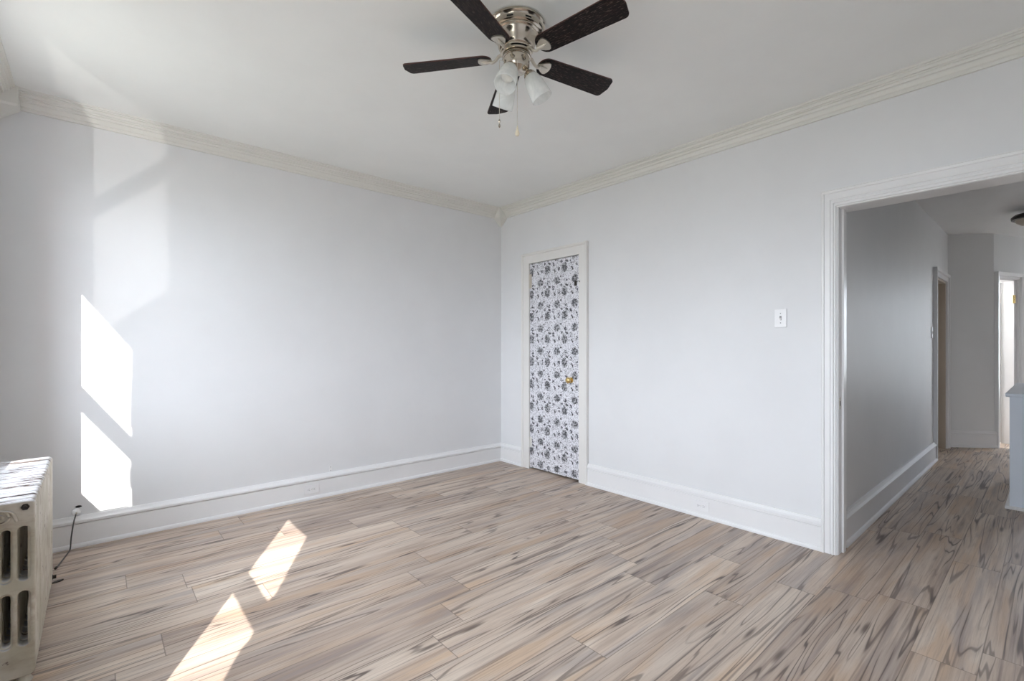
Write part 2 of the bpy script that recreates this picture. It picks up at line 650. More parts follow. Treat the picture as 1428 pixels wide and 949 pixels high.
# ------------------------------------------------------------------ baseboards
BP = [(0, 0), (0.030, 0), (0.030, 0.012), (0.026, 0.022), (0.018, 0.026), (0.018, 0.140), (0.012, 0.143), (0.012, 0.148),
      (0.026, 0.150), (0.026, 0.162), (0.016, 0.172), (0.010, 0.186), (0, 0.188)]
CW = 0.102                       # closet casing width
def baseboard(name, a, b, out, m='trim'):
    bm = NB(); sweep(bm, BP, a, b, out)
    return struct(name, bm, m)
baseboard('baseboard_back', (X0, YW, 0), (XW, YW, 0), (0, -1, 0))
baseboard('baseboard_left', (X0, YF, 0), (X0, YW, 0), (1, 0, 0))
baseboard('baseboard_front', (X0, YF, 0), (XW, YF, 0), (0, 1, 0))
baseboard('baseboard_right', (XW, OP[1] + 0.069, 0), (XW, D1[0] - CW + 0.004, 0), (-1, 0, 0))
baseboard('baseboard_right_corner', (XW, D1[1] + CW - 0.004, 0), (XW, YW, 0), (-1, 0, 0))
baseboard('baseboard_right_near', (XW, YF, 0), (XW, OP[0] - 0.069, 0), (-1, 0, 0))


# ------------------------------------------------------------------ casings
def casing(bm, prof, x, y0, y1, top, sgn, ky=1.0, kz=1.0):
    """three-sided casing around y0..y1 on the plane x, out along sgn*x; profile (out, across from the hole)"""
    n = len(prof)
    def ring(ya, za, dy, dz):
        return [bm.verts.new((x + sgn * o, ya + dy * w, za + dz * w)) for o, w in prof]
    rs = [ring(y0, 0, -ky, 0), ring(y0, top, -ky, kz), ring(y1, top, ky, kz), ring(y1, 0, ky, 0)]
    for a, b in zip(rs, rs[1:]):
        for i in range(n):
            bm.faces.new((a[i], a[(i + 1) % n], b[(i + 1) % n], b[i]))
    bm.faces.new(rs[0]); bm.faces.new(rs[-1][::-1])


WIDE = [(0, 0), (0.014, 0), (0.014, 0.008), (0.022, 0.011), (0.022, 0.026), (0.028, 0.030), (0.028, 0.042), (0.020, 0.046), (0.020, 0.052),
        (0.026, 0.056), (0.024, 0.100), (0.032, 0.104), (0.034, 0.118), (0.028, 0.124), (0.028, 0.128), (0, 0.128)]
bm = NB()
casing(bm, WIDE, XW, OP[0] + 0.01, OP[1] - 0.01, OP[2] - 0.012, -1, 0.62, 0.82)
struct('trim_7', bm, 'trim')
bm = NB()
casing(bm, WIDE, XR, OP[0], OP[1], OP[2], 1, 0.62, 0.82)
struct('trim_8', bm, 'trim')
bm = NB()
j = 0.014
box(bm, XW - 0.004, XR + 0.004, OP[1] - j, OP[1], 0, OP[2])
box(bm, XW - 0.004, XR + 0.004, OP[0], OP[0] + j, 0, OP[2])
box(bm, XW - 0.004, XR + 0.004, OP[0], OP[1], OP[2] - j, OP[2])
box(bm, XW + 0.05, XW + 0.09, OP[1] - j - 0.012, OP[1] - j, 0, OP[2] - j)
box(bm, XW + 0.05, XW + 0.09, OP[0] + j, OP[0] + j + 0.012, 0, OP[2] - j)
struct('trim_9', bm, 'trim', bevel=0.002)

# ------------------------------------------------------------------ closet door with floral wallpaper (door_1)
d1 = thing('door_1', 'narrow closet door papered in black and white flowers, brass knob', 'door', (XW, D1[0], 0), 0, kind='structure')
DW = D1[1] - D1[0]
FLATC = [(0, 0), (0.018, 0), (0.018, 0.078), (0.030, 0.082), (0.034, 0.094), (0.030, CW), (0, CW)]
bm = NB(); casing(bm, FLATC, 0, 0, DW, D1[2], -1)
obj('casing', bm, 'casing', d1, bevel=0.0015)
bm = NB(); box(bm, -0.006, 0.032, 0.007, DW - 0.003, 0.018, D1[2] - 0.005)
leaf = obj('door_leaf', bm, 'paper', d1, bevel=0.002)
bm = NB()
box(bm, 0.034, 0.05, -0.002, 0.012, 0, D1[2]); box(bm, 0.034, 0.05, DW - 0.012, DW + 0.002, 0, D1[2]); box(bm, 0.034, 0.05, 0, DW, D1[2] - 0.02, D1[2])
obj('door_stop', bm, 'cream', d1)
kb = NB()
lathe(kb, [(0.0001, 0.058), (0.014, 0.0575), (0.024, 0.052), (0.028, 0.043), (0.025, 0.033), (0.014, 0.026), (0.010, 0.020), (0.010, 0.008),
           (0.024, 0.006), (0.027, 0.001), (0.027, 0)], 28, Matrix.Translation((-0.006, 0.098, 0.905)) @ Matrix.Rotation(R(-90), 4, 'Y'))
obj('knob', kb, 'brass', d1, smooth=True)
for z0, h in ((1.785, 0.14), (0.215, 0.10)):
    bm = NB()
    lathe(bm, [(0.007, 0), (0.007, h)], 12, Matrix.Translation((-0.012, DW - 0.002, z0)))
    box(bm, -0.008, -0.004, DW - 0.03, DW - 0.002, z0, z0 + h)
    obj('hinge', bm, 'nickel_soft' if z0 > 1 else 'cream', d1)
bm = NB()
box(bm, -0.012, -0.006, 0.03, 0.055, 1.755, 1.80)
tube(bm, [(-0.014, 0.045, 1.785), (-0.018, 0.02, 1.79), (-0.018, -0.012, 1.792), (-0.020, -0.016, 1.780)], 0.0028, 8)
obj('hook_latch', bm, 'dark_iron', d1)
# closet behind the door; near-black colour stands in for the shade at the gaps
bm = NB()
box(bm, XR, XR + 0.6, D1[0] - 0.12, D1[0] - 0.06, 0, HC)
box(bm, XR + 0.6, XR + 0.66, D1[0] - 0.12, YW, 0, HC)
box(bm, XR, XR + 0.66, D1[0] - 0.12, YW, HC, HC + 0.1)
struct('wall_closet', bm, 'dark')

# ------------------------------------------------------------------ windows in the left wall (sunlight comes through them)
def window(idx, ya, yb):
    w = thing('window_%d' % idx, None, None, (X0, ya, 0), 0, kind='structure')
    Wd = yb - ya
    bm = NB()
    # casing set back from the reveal, apron below
    for a, b in ((-0.125, -0.03), (Wd + 0.03, Wd + 0.125)):
        box(bm, 0, 0.018, a, b, WZ0 - 0.01, WZ1 + 0.03)
    box(bm, 0, 0.018, -0.125, Wd + 0.125, WZ1 + 0.03, WZ1 + 0.125)
    box(bm, 0, 0.016, -0.11, Wd + 0.11, WZ0 - 0.12, WZ0 - 0.012)
    obj('casing', bm, 'trim', w, bevel=0.003)
    bm = NB(); box(bm, -0.10, 0.0, 0.0, Wd, WZ0 - 0.012, WZ0 + 0.013); box(bm, 0.0, 0.04, -0.14, Wd + 0.14, WZ0 - 0.012, WZ0 + 0.013)
    obj('stool', bm, 'trim', w, bevel=0.004)
    bm = NB(); box(bm, -TW - 0.03, -0.15, 0, Wd, WZ0 - 0.06, WZ0 - 0.03)
    obj('outer_sill', bm, 'trim', w)
    # sashes
    for nm, x0, x1, z0, z1, b0, b1 in (('lower_sash', -0.11, -0.07, WZ0 + 0.013, 1.581, 0.07, 0.047),
                                       ('upper_sash', -0.15, -0.11, 1.534, WZ1, 0.047, 0.045)):
        bm = NB()
        box(bm, x0, x1, 0.0, 0.045, z0, z1); box(bm, x0, x1, Wd - 0.045, Wd, z0, z1)
        box(bm, x0, x1, 0.045, Wd - 0.045, z0, z0 + b0); box(bm, x0, x1, 0.045, Wd - 0.045, z1 - b1, z1)
        s_ = obj(nm, bm, 'trim', w, bevel=0.002)
        bm = NB(); box(bm, (x0 + x1) / 2 - 0.002, (x0 + x1) / 2 + 0.002, 0.04, Wd - 0.04, z0 + b0 - 0.004, z1 - b1 + 0.004)
        obj('pane', bm, 'pane', s_)
    return w
for i, (ya, yb) in enumerate(WIN):
    window(i + 1, ya, yb)

# ------------------------------------------------------------------ hall beyond the opening
HY = 0.860
H2 = (6.80, 7.58, 1.97)
bm = NB()
box(bm, XR, H2[0], HY, HY + 0.12, 0, HC)
box(bm, H2[0], H2[1], HY, HY + 0.12, H2[2], HC)
prism(bm, [(H2[1], HY), (7.75, HY), (8.08, 0.49), (8.2, 0.58), (7.81, HY + 0.12), (H2[1], HY + 0.12)], 0, HC)
struct('wall_hall_left', bm, 'hall')
bm = NB(); box(bm, XR, 11.2, -1.4, YW + 0.2, HH, HH + 0.12)
struct('ceiling_hall', bm, 'hall')
bm = NB()
box(bm, XR, 11.2, -1.4, -1.2, 0, HH)
box(bm, 11.0, 11.2, -1.4, HFILL[0], 0, HH); box(bm, 11.0, 11.2, HFILL[1], YW, 0, HH)
box(bm, 11.0, 11.2, HFILL[0], HFILL[1], 0, HFILL[2]); box(bm, 11.0, 11.2, HFILL[0], HFILL[1], HFILL[3], HH)
struct('wall_hall_right', bm, 'hall')
HBP = [(o * 1.2, u * 1.05) for o, u in BP]
bm = NB(); sweep(bm, HBP, (XR, HY, 0), (H2[0] - 0.10, HY, 0), (0, -1, 0))
struct('baseboard_hall', bm, 'hall_trim')
dv = (Vector((8.08, 0.49, 0)) - Vector((7.75, HY, 0))).normalized()
nv = Vector((dv.y, -dv.x, 0))
bm = NB(); sweep(bm, HBP, Vector((7.75, HY, 0)) + dv * 0.01, Vector((8.08, 0.49, 0)) + dv * 0.02, nv)
struct('baseboard_hall_diagonal', bm, 'hall_trim')

def door_casing_y(bm, prof, x0, x1, top):
    n = len(prof)
    def ring(xa, za, dx, dz): return [bm.verts.new((xa + dx * w, -o, za + dz * w)) for o, w in prof]
    rs = [ring(x0, 0, -1, 0), ring(x0, top, -1, 1), ring(x1, top, 1, 1), ring(x1, 0, 1, 0)]
    for a, b in zip(rs, rs[1:]):
        for i in range(n):
            bm.faces.new((a[i], a[(i + 1) % n], b[(i + 1) % n], b[i]))
    bm.faces.new(rs[0]); bm.faces.new(rs[-1][::-1])

NARROW = [(0, 0), (0.018, 0), (0.018, 0.050), (0.034, 0.055), (0.034, 0.085), (0, 0.085)]
d2 = thing('door_2', 'beige door recess in the left hall wall', 'door', (H2[0], HY, 0), 0, kind='structure')
w2 = H2[1] - H2[0]
bm = NB(); door_casing_y(bm, NARROW, 0, w2, H2[2]); obj('casing', bm, 'hall_trim', d2)
bm = NB()
box(bm, 0, 0.02, 0, 0.12, 0, H2[2]); box(bm, w2 - 0.02, w2, 0, 0.12, 0, H2[2]); box(bm, 0, w2, 0, 0.12, H2[2] - 0.02, H2[2])
obj('jamb', bm, 'beige', d2)
bm = NB(); box(bm, 0.02, w2 - 0.02, 0.085, 0.12, 0.008, H2[2] - 0.02)
for z0, z1 in ((0.22, 0.85), (1.05, 1.80)):
    for xa, xb in ((0.11, 0.35), (0.43, 0.67)):
        box(bm, xa, xb, 0.079, 0.088, z0, z1)
obj('door_leaf', bm, 'beige', d2, bevel=0.003)

# angled wall with a narrow door standing open to a bright room
AZ = R(-20)
MT = Matrix.Translation((8.08, 0.49, 0)) @ Matrix.Rotation(AZ, 4, 'Z')
o3 = (0.085, 0.50, 2.03)
def xf(bm, mt=MT):
    bmesh.ops.transform(bm, matrix=mt, verts=bm.verts)
bm = NB()
box(bm, 0, o3[0], 0, 0.12, 0, HH); box(bm, o3[0], o3[1], 0, 0.12, o3[2], HH); box(bm, o3[1], 2.6, 0, 0.12, 0, HH)
xf(bm)
struct('wall_hall_end', bm, 'hall')
d3 = thing('door_3', 'narrow white door open to a bright room at the hall end', 'door', (8.08, 0.49, 0), AZ, kind='structure')
bm = NB(); door_casing_y(bm, [(0, 0), (0.02, 0), (0.02, 0.03), (0.034, 0.035), (0.04, 0.072), (0, 0.072)], o3[0], o3[1], o3[2]); obj('casing', bm, 'trim', d3)
bm = NB()
box(bm, o3[0] - 0.001, o3[0] + 0.014, 0, 0.12, 0, o3[2]); box(bm, o3[1] - 0.06, o3[1], 0, 0.12, 0, o3[2]); box(bm, o3[0], o3[1], 0, 0.12, o3[2] - 0.015, o3[2])
obj('jamb', bm, 'trim', d3)
bm = NB(); box(bm, o3[1] - 0.10, o3[1] - 0.062, 0.12, 0.75, 0.01, o3[2] - 0.02)
obj('door_leaf', bm, 'trim', d3)
bm = NB(); lathe(bm, [(0.008, 0), (0.008, 0.10)], 10, Matrix.Translation((o3[1] - 0.062, -0.004, 1.74))); box(bm, o3[1] - 0.09, o3[1] - 0.03, -0.004, 0.0, 1.74, 1.84)
obj('hinge', bm, 'brass', d3)
# walls of the bright room
bm = NB()
box(bm, 8.05, 8.15, 0.60, 2.2, 0, HH); box(bm, 8.05, 11.0, 2.2, 2.3, 0, HH)
struct('wall_far_room', bm, 'wall')

# knee wall beside the stairs
kt = thing('knee_wall', 'low pale blue-grey half wall with a flat cap standing in the hall', 'half wall', (5.13, 0.228, 0), 0)
kt['kind'] = 'structure'
kt.name = 'trim_10'
bm = NB(); box(bm, 0, 1.5, -0.14, 0, 0, 0.835); obj('half_wall_body', bm, 'knee', kt)
bm = NB(); box(bm, -0.03, 1.5, -0.17, 0.022, 0.835, 0.862); obj('cap', bm, 'knee', kt, bevel=0.006)
bm = NB(); box(bm, -0.022, 1.5, -0.16, 0.024, 0, 0.022); obj('shoe_moulding', bm, 'trim', kt, bevel=0.004)

# hall ceiling light
hl = thing('flush_ceiling_light', 'dark rimmed dome light on the hall ceiling', 'ceiling light', (6.90, 0.115, HH))
bm = NB(); lathe(bm, [(0.08, 0), (0.085, -0.05), (0.165, -0.055), (0.185, -0.075), (0.182, -0.10), (0.150, -0.105)], 40); obj('rim', bm, 'bronze', hl, smooth=True)
bm = NB(); lathe(bm, [(0.160, -0.10), (0.148, -0.125), (0.115, -0.15), (0.06, -0.168), (0.004, -0.173)], 40); obj('glass_dome', bm, 'dome', hl, smooth=True)
bm = NB(); lathe(bm, [(0.012, -0.170), (0.014, -0.182), (0.004, -0.196)], 14); obj('finial', bm, 'bronze', hl, smooth=True)

# ------------------------------------------------------------------ radiator
RX0, RX1, RY0, RY1, RH = -0.4075, -0.168, 2.425, 3.335, 0.657
rad = thing('radiator', 'old white cast iron column radiator with chipped paint under the window', 'radiator', ((RX0 + RX1) / 2, RY0, 0))
RW = RX1 - RX0
NS = 17
PITCH = (RY1 - RY0) / NS

def rrect(x0, x1, z0, z1, r, n=7):
    o = []
    for cx, cz, a0 in ((x1 - r, z1 - r, 0), (x0 + r, z1 - r, 90), (x0 + r, z0 + r, 180), (x1 - r, z0 + r, 270)):
        for k in range(n + 1):
            a = R(a0 + 90 * k / n)
            o.append((cx + r * math.cos(a), cz + r * math.sin(a)))
    return o

def slotted(bv, thick, inset, hw_of_pitch, dz):
    """one slotted slab: outline and two rows of round-ended slots, edges rounded by bv"""
    cu = bpy.data.curves.new('section', 'CURVE')
    cu.dimensions = '2D'
    cu.fill_mode = 'BOTH'
    cu.bevel_depth = bv
    cu.bevel_resolution = 2
    cu.extrude = thick / 2 - bv
    def poly(pts):
        sp_ = cu.splines.new('POLY')
        sp_.points.add(len(pts) - 1)
        for q, (x, z) in zip(sp_.points, pts):
            q.co = (x, z, 0, 1)
        sp_.use_cyclic_u = True
    h = RW / 2 - bv - inset
    poly(rrect(-h, h, 0.03 + bv + inset, RH - bv - inset, 0.012))
    n = 5
    pitch = (RW - 0.012) / n
    for i in range(n):
        c = -RW / 2 + 0.006 + pitch * (i + 0.5)
        hw = pitch * hw_of_pitch
        for z0, z1 in ((0.137, 0.340), (0.370, 0.572)):
            poly(rrect(c - hw, c + hw, z0 + dz, z1 - dz, hw * 0.98))
    tmp = bpy.data.objects.new('tmp', cu)
    COL.objects.link(tmp)
    dg = bpy.context.evaluated_depsgraph_get()
    me = bpy.data.meshes.new_from_object(tmp.evaluated_get(dg))
    bpy.data.objects.remove(tmp)
    bpy.data.curves.remove(cu)
    me.transform(Matrix.Rotation(R(90), 4, 'X'))
    return me

def section_mesh():
    b = bmesh.new()
    for me in (slotted(0.0045, PITCH - 0.006, 0.0, 0.45, 0.0), slotted(0.009, PITCH * 0.6, 0.010, 0.44, 0.004)):
        b.from_mesh(me)
        bpy.data.meshes.remove(me)
    me = bpy.data.meshes.new('section')
    b.to_mesh(me)
    b.free()
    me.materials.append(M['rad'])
    me.shade_smooth()
    me.set_sharp_from_angle(angle=R(45))
    return me

sec_me = section_mesh()
sec_me.name = 'section'
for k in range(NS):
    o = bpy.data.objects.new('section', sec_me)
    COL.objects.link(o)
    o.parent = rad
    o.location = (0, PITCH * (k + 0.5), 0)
# inner water columns seen through the slots
for k in (0, NS - 1):
    for s_ in (-1, 1):
        bm = NB()
        lathe(bm, [(0.020, 0), (0.024, 0.006), (0.017, 0.02), (0.014, 0.045)], 16, Matrix.Translation((s_ * (RW / 2 - 0.03), PITCH * (k + 0.5), 0)))
        obj('foot', bm, 'rad', rad, smooth=True)
def spiral(cx, cz, r0, r1, a0, turns, n=40, sg=1):
    return [(cx + (r0 + (r1 - r0) * k / n) * math.cos(a0 + sg * turns * 2 * math.pi * k / n), -0.001,
             cz + (r0 + (r1 - r0) * k / n) * math.sin(a0 + sg * turns * 2 * math.pi * k / n)) for k in range(n + 1)]
bm = NB()
for sg in (1, -1):
    tube(bm, spiral(sg * 0.032, 0.607, 0.026, 0.005, R(90), 1.4, 44, -sg), 0.0045, 8)
    tube(bm, smooth_pts([(sg * 0.032, -0.001, 0.633), (sg * 0.062, -0.001, 0.622), (sg * 0.074, -0.001, 0.590)], 6), [0.0045] * 13, 8)
obj('scroll_ornament', bm, 'rad', rad, smooth=True)
bm = NB()
lathe(bm, [(0.006, -0.012), (0.006, 0.004)], 10, Matrix.Translation((0.095, 0, 0.637)) @ Matrix.Rotation(R(-90), 4, 'X'))
lathe(bm, [(0.0115, -0.006), (0.0115, 0.003)], 6, Matrix.Translation((0.095, 0, 0.637)) @ Matrix.Rotation(R(-90), 4, 'X'))
obj('tie_rod_nut', bm, 'dark_iron', rad)
bm = NB()
lathe(bm, [(0.011, 0), (0.013, 0.02), (0.009, 0.024), (0.009, 0.034)], 12, Matrix.Translation((0.10, PITCH * (NS - 0.5), 0.055)) @ Matrix.Rotation(R(90), 4, 'Y'))
obj('drain_plug', bm, 'dark_iron', rad, smooth=True)

# ------------------------------------------------------------------ ceiling fan
FX, FY = 1.423, 1.598
fan = thing('ceiling_fan', 'satin nickel ceiling fan with five black oak blades and three glass shades', 'ceiling fan', (FX, FY, HC))
bm = NB()
lathe(bm, [(0.120, 0), (0.127, -0.004), (0.128, -0.013), (0.119, -0.019), (0.117, -0.024), (0.117, -0.040), (0.112, -0.044), (0.106, -0.046)], 56)
obj('ceiling_canopy', bm, 'nickel', fan, smooth=True)
bm = NB()
for k in range(9):
    bm = NB()
    a0 = 2 * math.pi * k / 9 + 0.25
    arc = [a0 + 0.24 * (i / 6 - 0.5) for i in range(7)]
    prism(bm, [(0.1178 * math.cos(a), 0.1178 * math.sin(a)) for a in arc] + [(0.113 * math.cos(a), 0.113 * math.sin(a)) for a in arc[::-1]], -0.0355, -0.0290)
    obj('vent_slot', bm, 'dark', fan)
bm = NB()
lathe(bm, [(0.107, -0.044), (0.107, -0.052), (0.100, -0.056), (0.099, -0.061), (0.095, -0.066), (0.086, -0.082), (0.083, -0.100), (0.078, -0.110), (0.074, -0.115), (0.070, -0.117), (0.069, -0.1215), (0.060, -0.122)], 56)
obj('motor_housing', bm, 'nickel', fan, smooth=True)
bm = NB(); lathe(bm, [(0.050, -0.120), (0.064, -0.127), (0.068, -0.129), (0.068, -0.136), (0.058, -0.138)], 48)
obj('blade_hub', bm, 'nickel', fan, smooth=True)
bm = NB(); lathe(bm, [(0.0605, -0.1215), (0.0645, -0.1235), (0.0625, -0.1275)], 48, None, False, False)  # dark ring colours in the shade between housing and blade hub
obj('painted_gap_shade', bm, 'dark', fan)
bm = NB()
lathe(bm, [(0.040, -0.136), (0.061, -0.140), (0.0635, -0.146), (0.0635, -0.150), (0.059, -0.152), (0.058, -0.190), (0.052, -0.200), (0.030, -0.208), (0.012, -0.212)], 48)
sw = obj('switch_housing', bm, 'nickel', fan, smooth=True)
bm = NB(); lathe(bm, [(0.0640, -0.1475), (0.0646, -0.149), (0.0640, -0.1505)], 48, None, False, False)
obj('black_gasket', bm, 'dark', sw)

RT, PITCHB = 0.533, R(12)
BZ = -0.145
def blade_outline():
    pts = []
    r0, r1 = 0.116, RT
    w0, w1 = 0.050, 0.060
    # half-round root
    for k in range(13):
        a = R(270 - 180 * k / 12)
        pts.append((r0 + 0.042 + 0.042 * math.cos(a), w0 * math.sin(a)))
    # tip with rounded corners
    for k in range(7):
        a = R(90 - 90 * k / 6)
        pts.append((r1 - 0.028 + 0.020 * math.cos(a), w1 - 0.022 + 0.022 * math.sin(a)))
    pts.append((r1, 0.0))
    for k in range(7):
        a = R(0 - 90 * k / 6)
        pts.append((r1 - 0.028 + 0.020 * math.cos(a), -w1 + 0.022 + 0.022 * math.sin(a)))
    return pts

def blade_mesh():
    b = bmesh.new()
    poly = blade_outline()
    prism(b, poly, 0.0, 0.006)
    uv = b.loops.layers.uv.new('UVMap')
    for f in b.faces:
        for l in f.loops:
            l[uv].uv = (l.vert.co.x, l.vert.co.y + 0.2)
    bmesh.ops.recalc_face_normals(b, faces=b.faces)
    me = bpy.data.meshes.new('blade')
    b.to_mesh(me); b.free()
    me.materials.append(M['blade']); me.materials.append(M['edge'])
    for p in me.polygons:
        if abs(p.normal.z) < 0.5: p.material_index = 1
    return me
bl_me = blade_mesh()

def iron_mesh():
    b = bmesh.new()
    # petal plate under the blade (blade space)
    prism(b, [(0.114, -0.007), (0.124, -0.014), (0.142, -0.027), (0.158, -0.034), (0.168, -0.031), (0.175, -0.018), (0.178, 0.0), (0.175, 0.018),
              (0.168, 0.031), (0.158, 0.034), (0.142, 0.027), (0.124, 0.014), (0.114, 0.007)], -0.006, -0.0003)
    tube(b, smooth_pts([(0.158, 0, -0.006), (0.140, 0, -0.009), (0.118, 0, -0.009)], 4), [0.006, 0.007, 0.0075, 0.008, 0.008, 0.008, 0.008, 0.0085, 0.009], 10, 0.7)
    for x, y in ((0.135, 0.012), (0.135, -0.012), (0.162, 0)):
        lathe(b, [(0.0042, -0.006), (0.0036, -0.0085), (0.001, -0.0092)], 10, Matrix.Translation((x, y, 0)))
    bmesh.ops.recalc_face_normals(b, faces=b.faces)
    me = bpy.data.meshes.new('blade_iron')
    b.to_mesh(me); b.free(); me.shade_smooth(); me.set_sharp_from_angle(angle=R(40))
    me.materials.append(M['nickel_soft'])
    return me
ir_me = iron_mesh()
b = bmesh.new()
tube(b, smooth_pts([(0.060, 0, -0.128), (0.080, 0, -0.132), (0.096, 0, -0.150), (0.112, 0, -0.158), (0.124, 0, -0.154)], 6),
     [0.0105 - 0.0035 * k / 24 for k in range(25)], 12, 0.7)
bmesh.ops.recalc_face_normals(b, faces=b.faces)
arm_me = bpy.data.meshes.new('iron_arm'); b.to_mesh(arm_me); b.free(); arm_me.shade_smooth(); arm_me.materials.append(M['nickel_soft'])
for az in (-80.5, -11.5, 60.0, 128.5, 199.5):
    az = R(az)
    bo = bpy.data.objects.new('blade', bl_me); COL.objects.link(bo); bo.parent = fan
    bo.matrix_local = Matrix.Translation((0, 0, BZ)) @ Matrix.Rotation(az, 4, 'Z') @ Matrix.Rotation(-PITCHB, 4, 'X')
    io = bpy.data.objects.new('blade_iron', ir_me); COL.objects.link(io); io.parent = bo
    ao = bpy.data.objects.new('iron_arm', arm_me); COL.objects.link(ao); ao.parent = fan
    ao.matrix_local = Matrix.Rotation(az, 4, 'Z')

SHP = [(0.0235, 0), (0.030, 0.006), (0.037, 0.022), (0.042, 0.045), (0.045, 0.075), (0.0475, 0.105), (0.049, 0.118)]
SHP_IN = [(r - 0.003, z) for r, z in SHP]
def shade_mesh():
    b = bmesh.new()
    lathe(b, SHP + [(0.0475, 0.1195)] + SHP_IN[::-1], 40, None, False, False)
    bmesh.ops.recalc_face_normals(b, faces=b.faces)
    me = bpy.data.meshes.new('glass_shade'); b.to_mesh(me); b.free(); me.shade_smooth(); me.materials.append(M['glass'])
    return me
sh_me = shade_mesh()
b = bmesh.new()
lathe(b, [(0.013, 0.002), (0.013, 0.018), (0.018, 0.028), (0.026, 0.042), (0.0285, 0.056), (0.025, 0.070), (0.013, 0.080), (0.002, 0.083)], 24)
bmesh.ops.recalc_face_normals(b, faces=b.faces)
bulb_me = bpy.data.meshes.new('bulb'); b.to_mesh(bulb_me); b.free(); bulb_me.shade_smooth(); bulb_me.materials.append(M['bulb'])
for k in range(3):
    az = R(203 + 120 * k)
    tilt = R(29)
    base = Vector((0.060, 0, -0.222))
    mt = Matrix.Rotation(az, 4, 'Z') @ Matrix.Translation(base) @ Matrix.Rotation(math.pi - tilt, 4, 'Y')
    bm = NB()
    ax = Vector((math.sin(tilt), 0, -math.cos(tilt)))
    tube(bm, smooth_pts([(0.030, 0, -0.190), (0.046, 0, -0.192), tuple(base - ax * 0.022), tuple(base - ax * 0.010)], 5), 0.0085, 12)
    lathe(bm, [(0.010, -0.020), (0.018, -0.016), (0.026, -0.006), (0.028, 0.006), (0.0285, 0.014), (0.026, 0.014)], 28,
          Matrix.Translation(base) @ Matrix.Rotation(math.pi - tilt, 4, 'Y'))
    bmesh.ops.transform(bm, matrix=Matrix.Rotation(az, 4, 'Z'), verts=bm.verts)
    lm = obj('lamp_arm', bm, 'nickel', fan, smooth=True)
    so = bpy.data.objects.new('glass_shade', sh_me); COL.objects.link(so); so.parent = fan
    so.matrix_local = mt
    bo = bpy.data.objects.new('bulb', bulb_me); COL.objects.link(bo); bo.parent = so

def chain(az, r, ztop, zbot, kind):
    x, y = r * math.cos(R(az)), r * math.sin(R(az))
    bm = NB()
    tube(bm, [(x * 0.75, y * 0.75, ztop), (x, y, ztop - 0.002), (x, y, zbot)], 0.0011, 6)
    n = int((ztop - zbot) / 0.006)
    for i in range(n):
        bmesh.ops.create_icosphere(bm, subdivisions=1, radius=0.0018, matrix=Matrix.Translation((x, y, zbot + 0.006 * i)))
    c = obj('pull_chain', bm, 'nickel_soft', fan)
    bm = NB()
    if kind == 'drop':
        lathe(bm, [(0.002, 0), (0.003, -0.006), (0.006, -0.020), (0.0095, -0.032), (0.0095, -0.038), (0.006, -0.044), (0.001, -0.046)], 18, Matrix.Translation((x, y, zbot)))
        obj('bead_pendant', bm, 'ivory', c, smooth=True)
    else:
        lathe(bm, [(0.002, 0), (0.0045, -0.004), (0.0045, -0.013), (0.002, -0.017), (0.002, -0.021), (0.0048, -0.026), (0.0048, -0.034), (0.001, -0.038)], 14, Matrix.Translation((x, y, zbot)))
        obj('chain_fob', bm, 'nickel', c, smooth=True)
chain(232, 0.056, -0.165, -0.478, 'drop')
chain(150, 0.078, -0.165, -0.430, 'fob')

# ------------------------------------------------------------------ switch, sockets, cable, small bits on the walls
def face_x(bm, loc):           # build in (u right, v up, w out) and turn onto the right wall (facing -x)
    bmesh.ops.transform(bm, matrix=Matrix(((0, 0, -1, 0), (1, 0, 0, 0), (0, 1, 0, 0), (0, 0, 0, 1))), verts=bm.verts)
def face_y(bm):                # onto the back wall (facing -y)
    bmesh.ops.transform(bm, matrix=Matrix(((1, 0, 0, 0), (0, 0, -1, 0), (0, 1, 0, 0), (0, 0, 0, 1))), verts=bm.verts)

def outlet(name, label, loc, turn, horizontal=True, group=None):
    t = thing(name, label, 'power outlet', loc, 0)
    W_, H_ = (0.115, 0.070) if horizontal else (0.070, 0.115)
    bm = NB(); box(bm, -W_ / 2, W_ / 2, -H_ / 2, H_ / 2, 0, 0.006); turn(bm)
    obj('cover_plate', bm, 'plastic', t, bevel=0.002)
    for s_ in (-1, 1):
        bm = NB()
        prism(bm, [(s_ * 0.020 + 0.0165 * math.cos(2 * math.pi * k / 20), max(-0.0135, min(0.0135, 0.0165 * math.sin(2 * math.pi * k / 20)))) for k in range(20)], 0.005, 0.0085)
        turn(bm)
        r_ = obj('receptacle', bm, 'plastic', t)
        bm = NB()
        for q in (-0.0055, 0.0055):
            box(bm, s_ * 0.020 - 0.002, s_ * 0.020 + 0.006, q - 0.0011, q + 0.0011, 0.0080, 0.0089)
        lathe(bm, [(0.0023, 0.0080), (0.0023, 0.0089)], 10, Matrix.Translation((s_ * 0.020 - 0.0075, 0, 0)))
        turn(bm)
        obj('slots', bm, 'shade', r_)
    bm = NB(); lathe(bm, [(0.003, 0.006), (0.0025, 0.0075)], 10); turn(bm)
    obj('screw', bm, 'nickel_soft', t)
    return t
outlet('power_outlet', 'white duplex outlet in the back baseboard, below the tiny wall clip', (1.278, YW - 0.018, 0.082), face_y)
outlet('power_outlet', 'white duplex outlet in the right baseboard between closet door and opening', (XW - 0.018, 1.654, 0.082), lambda b: face_x(b, None))

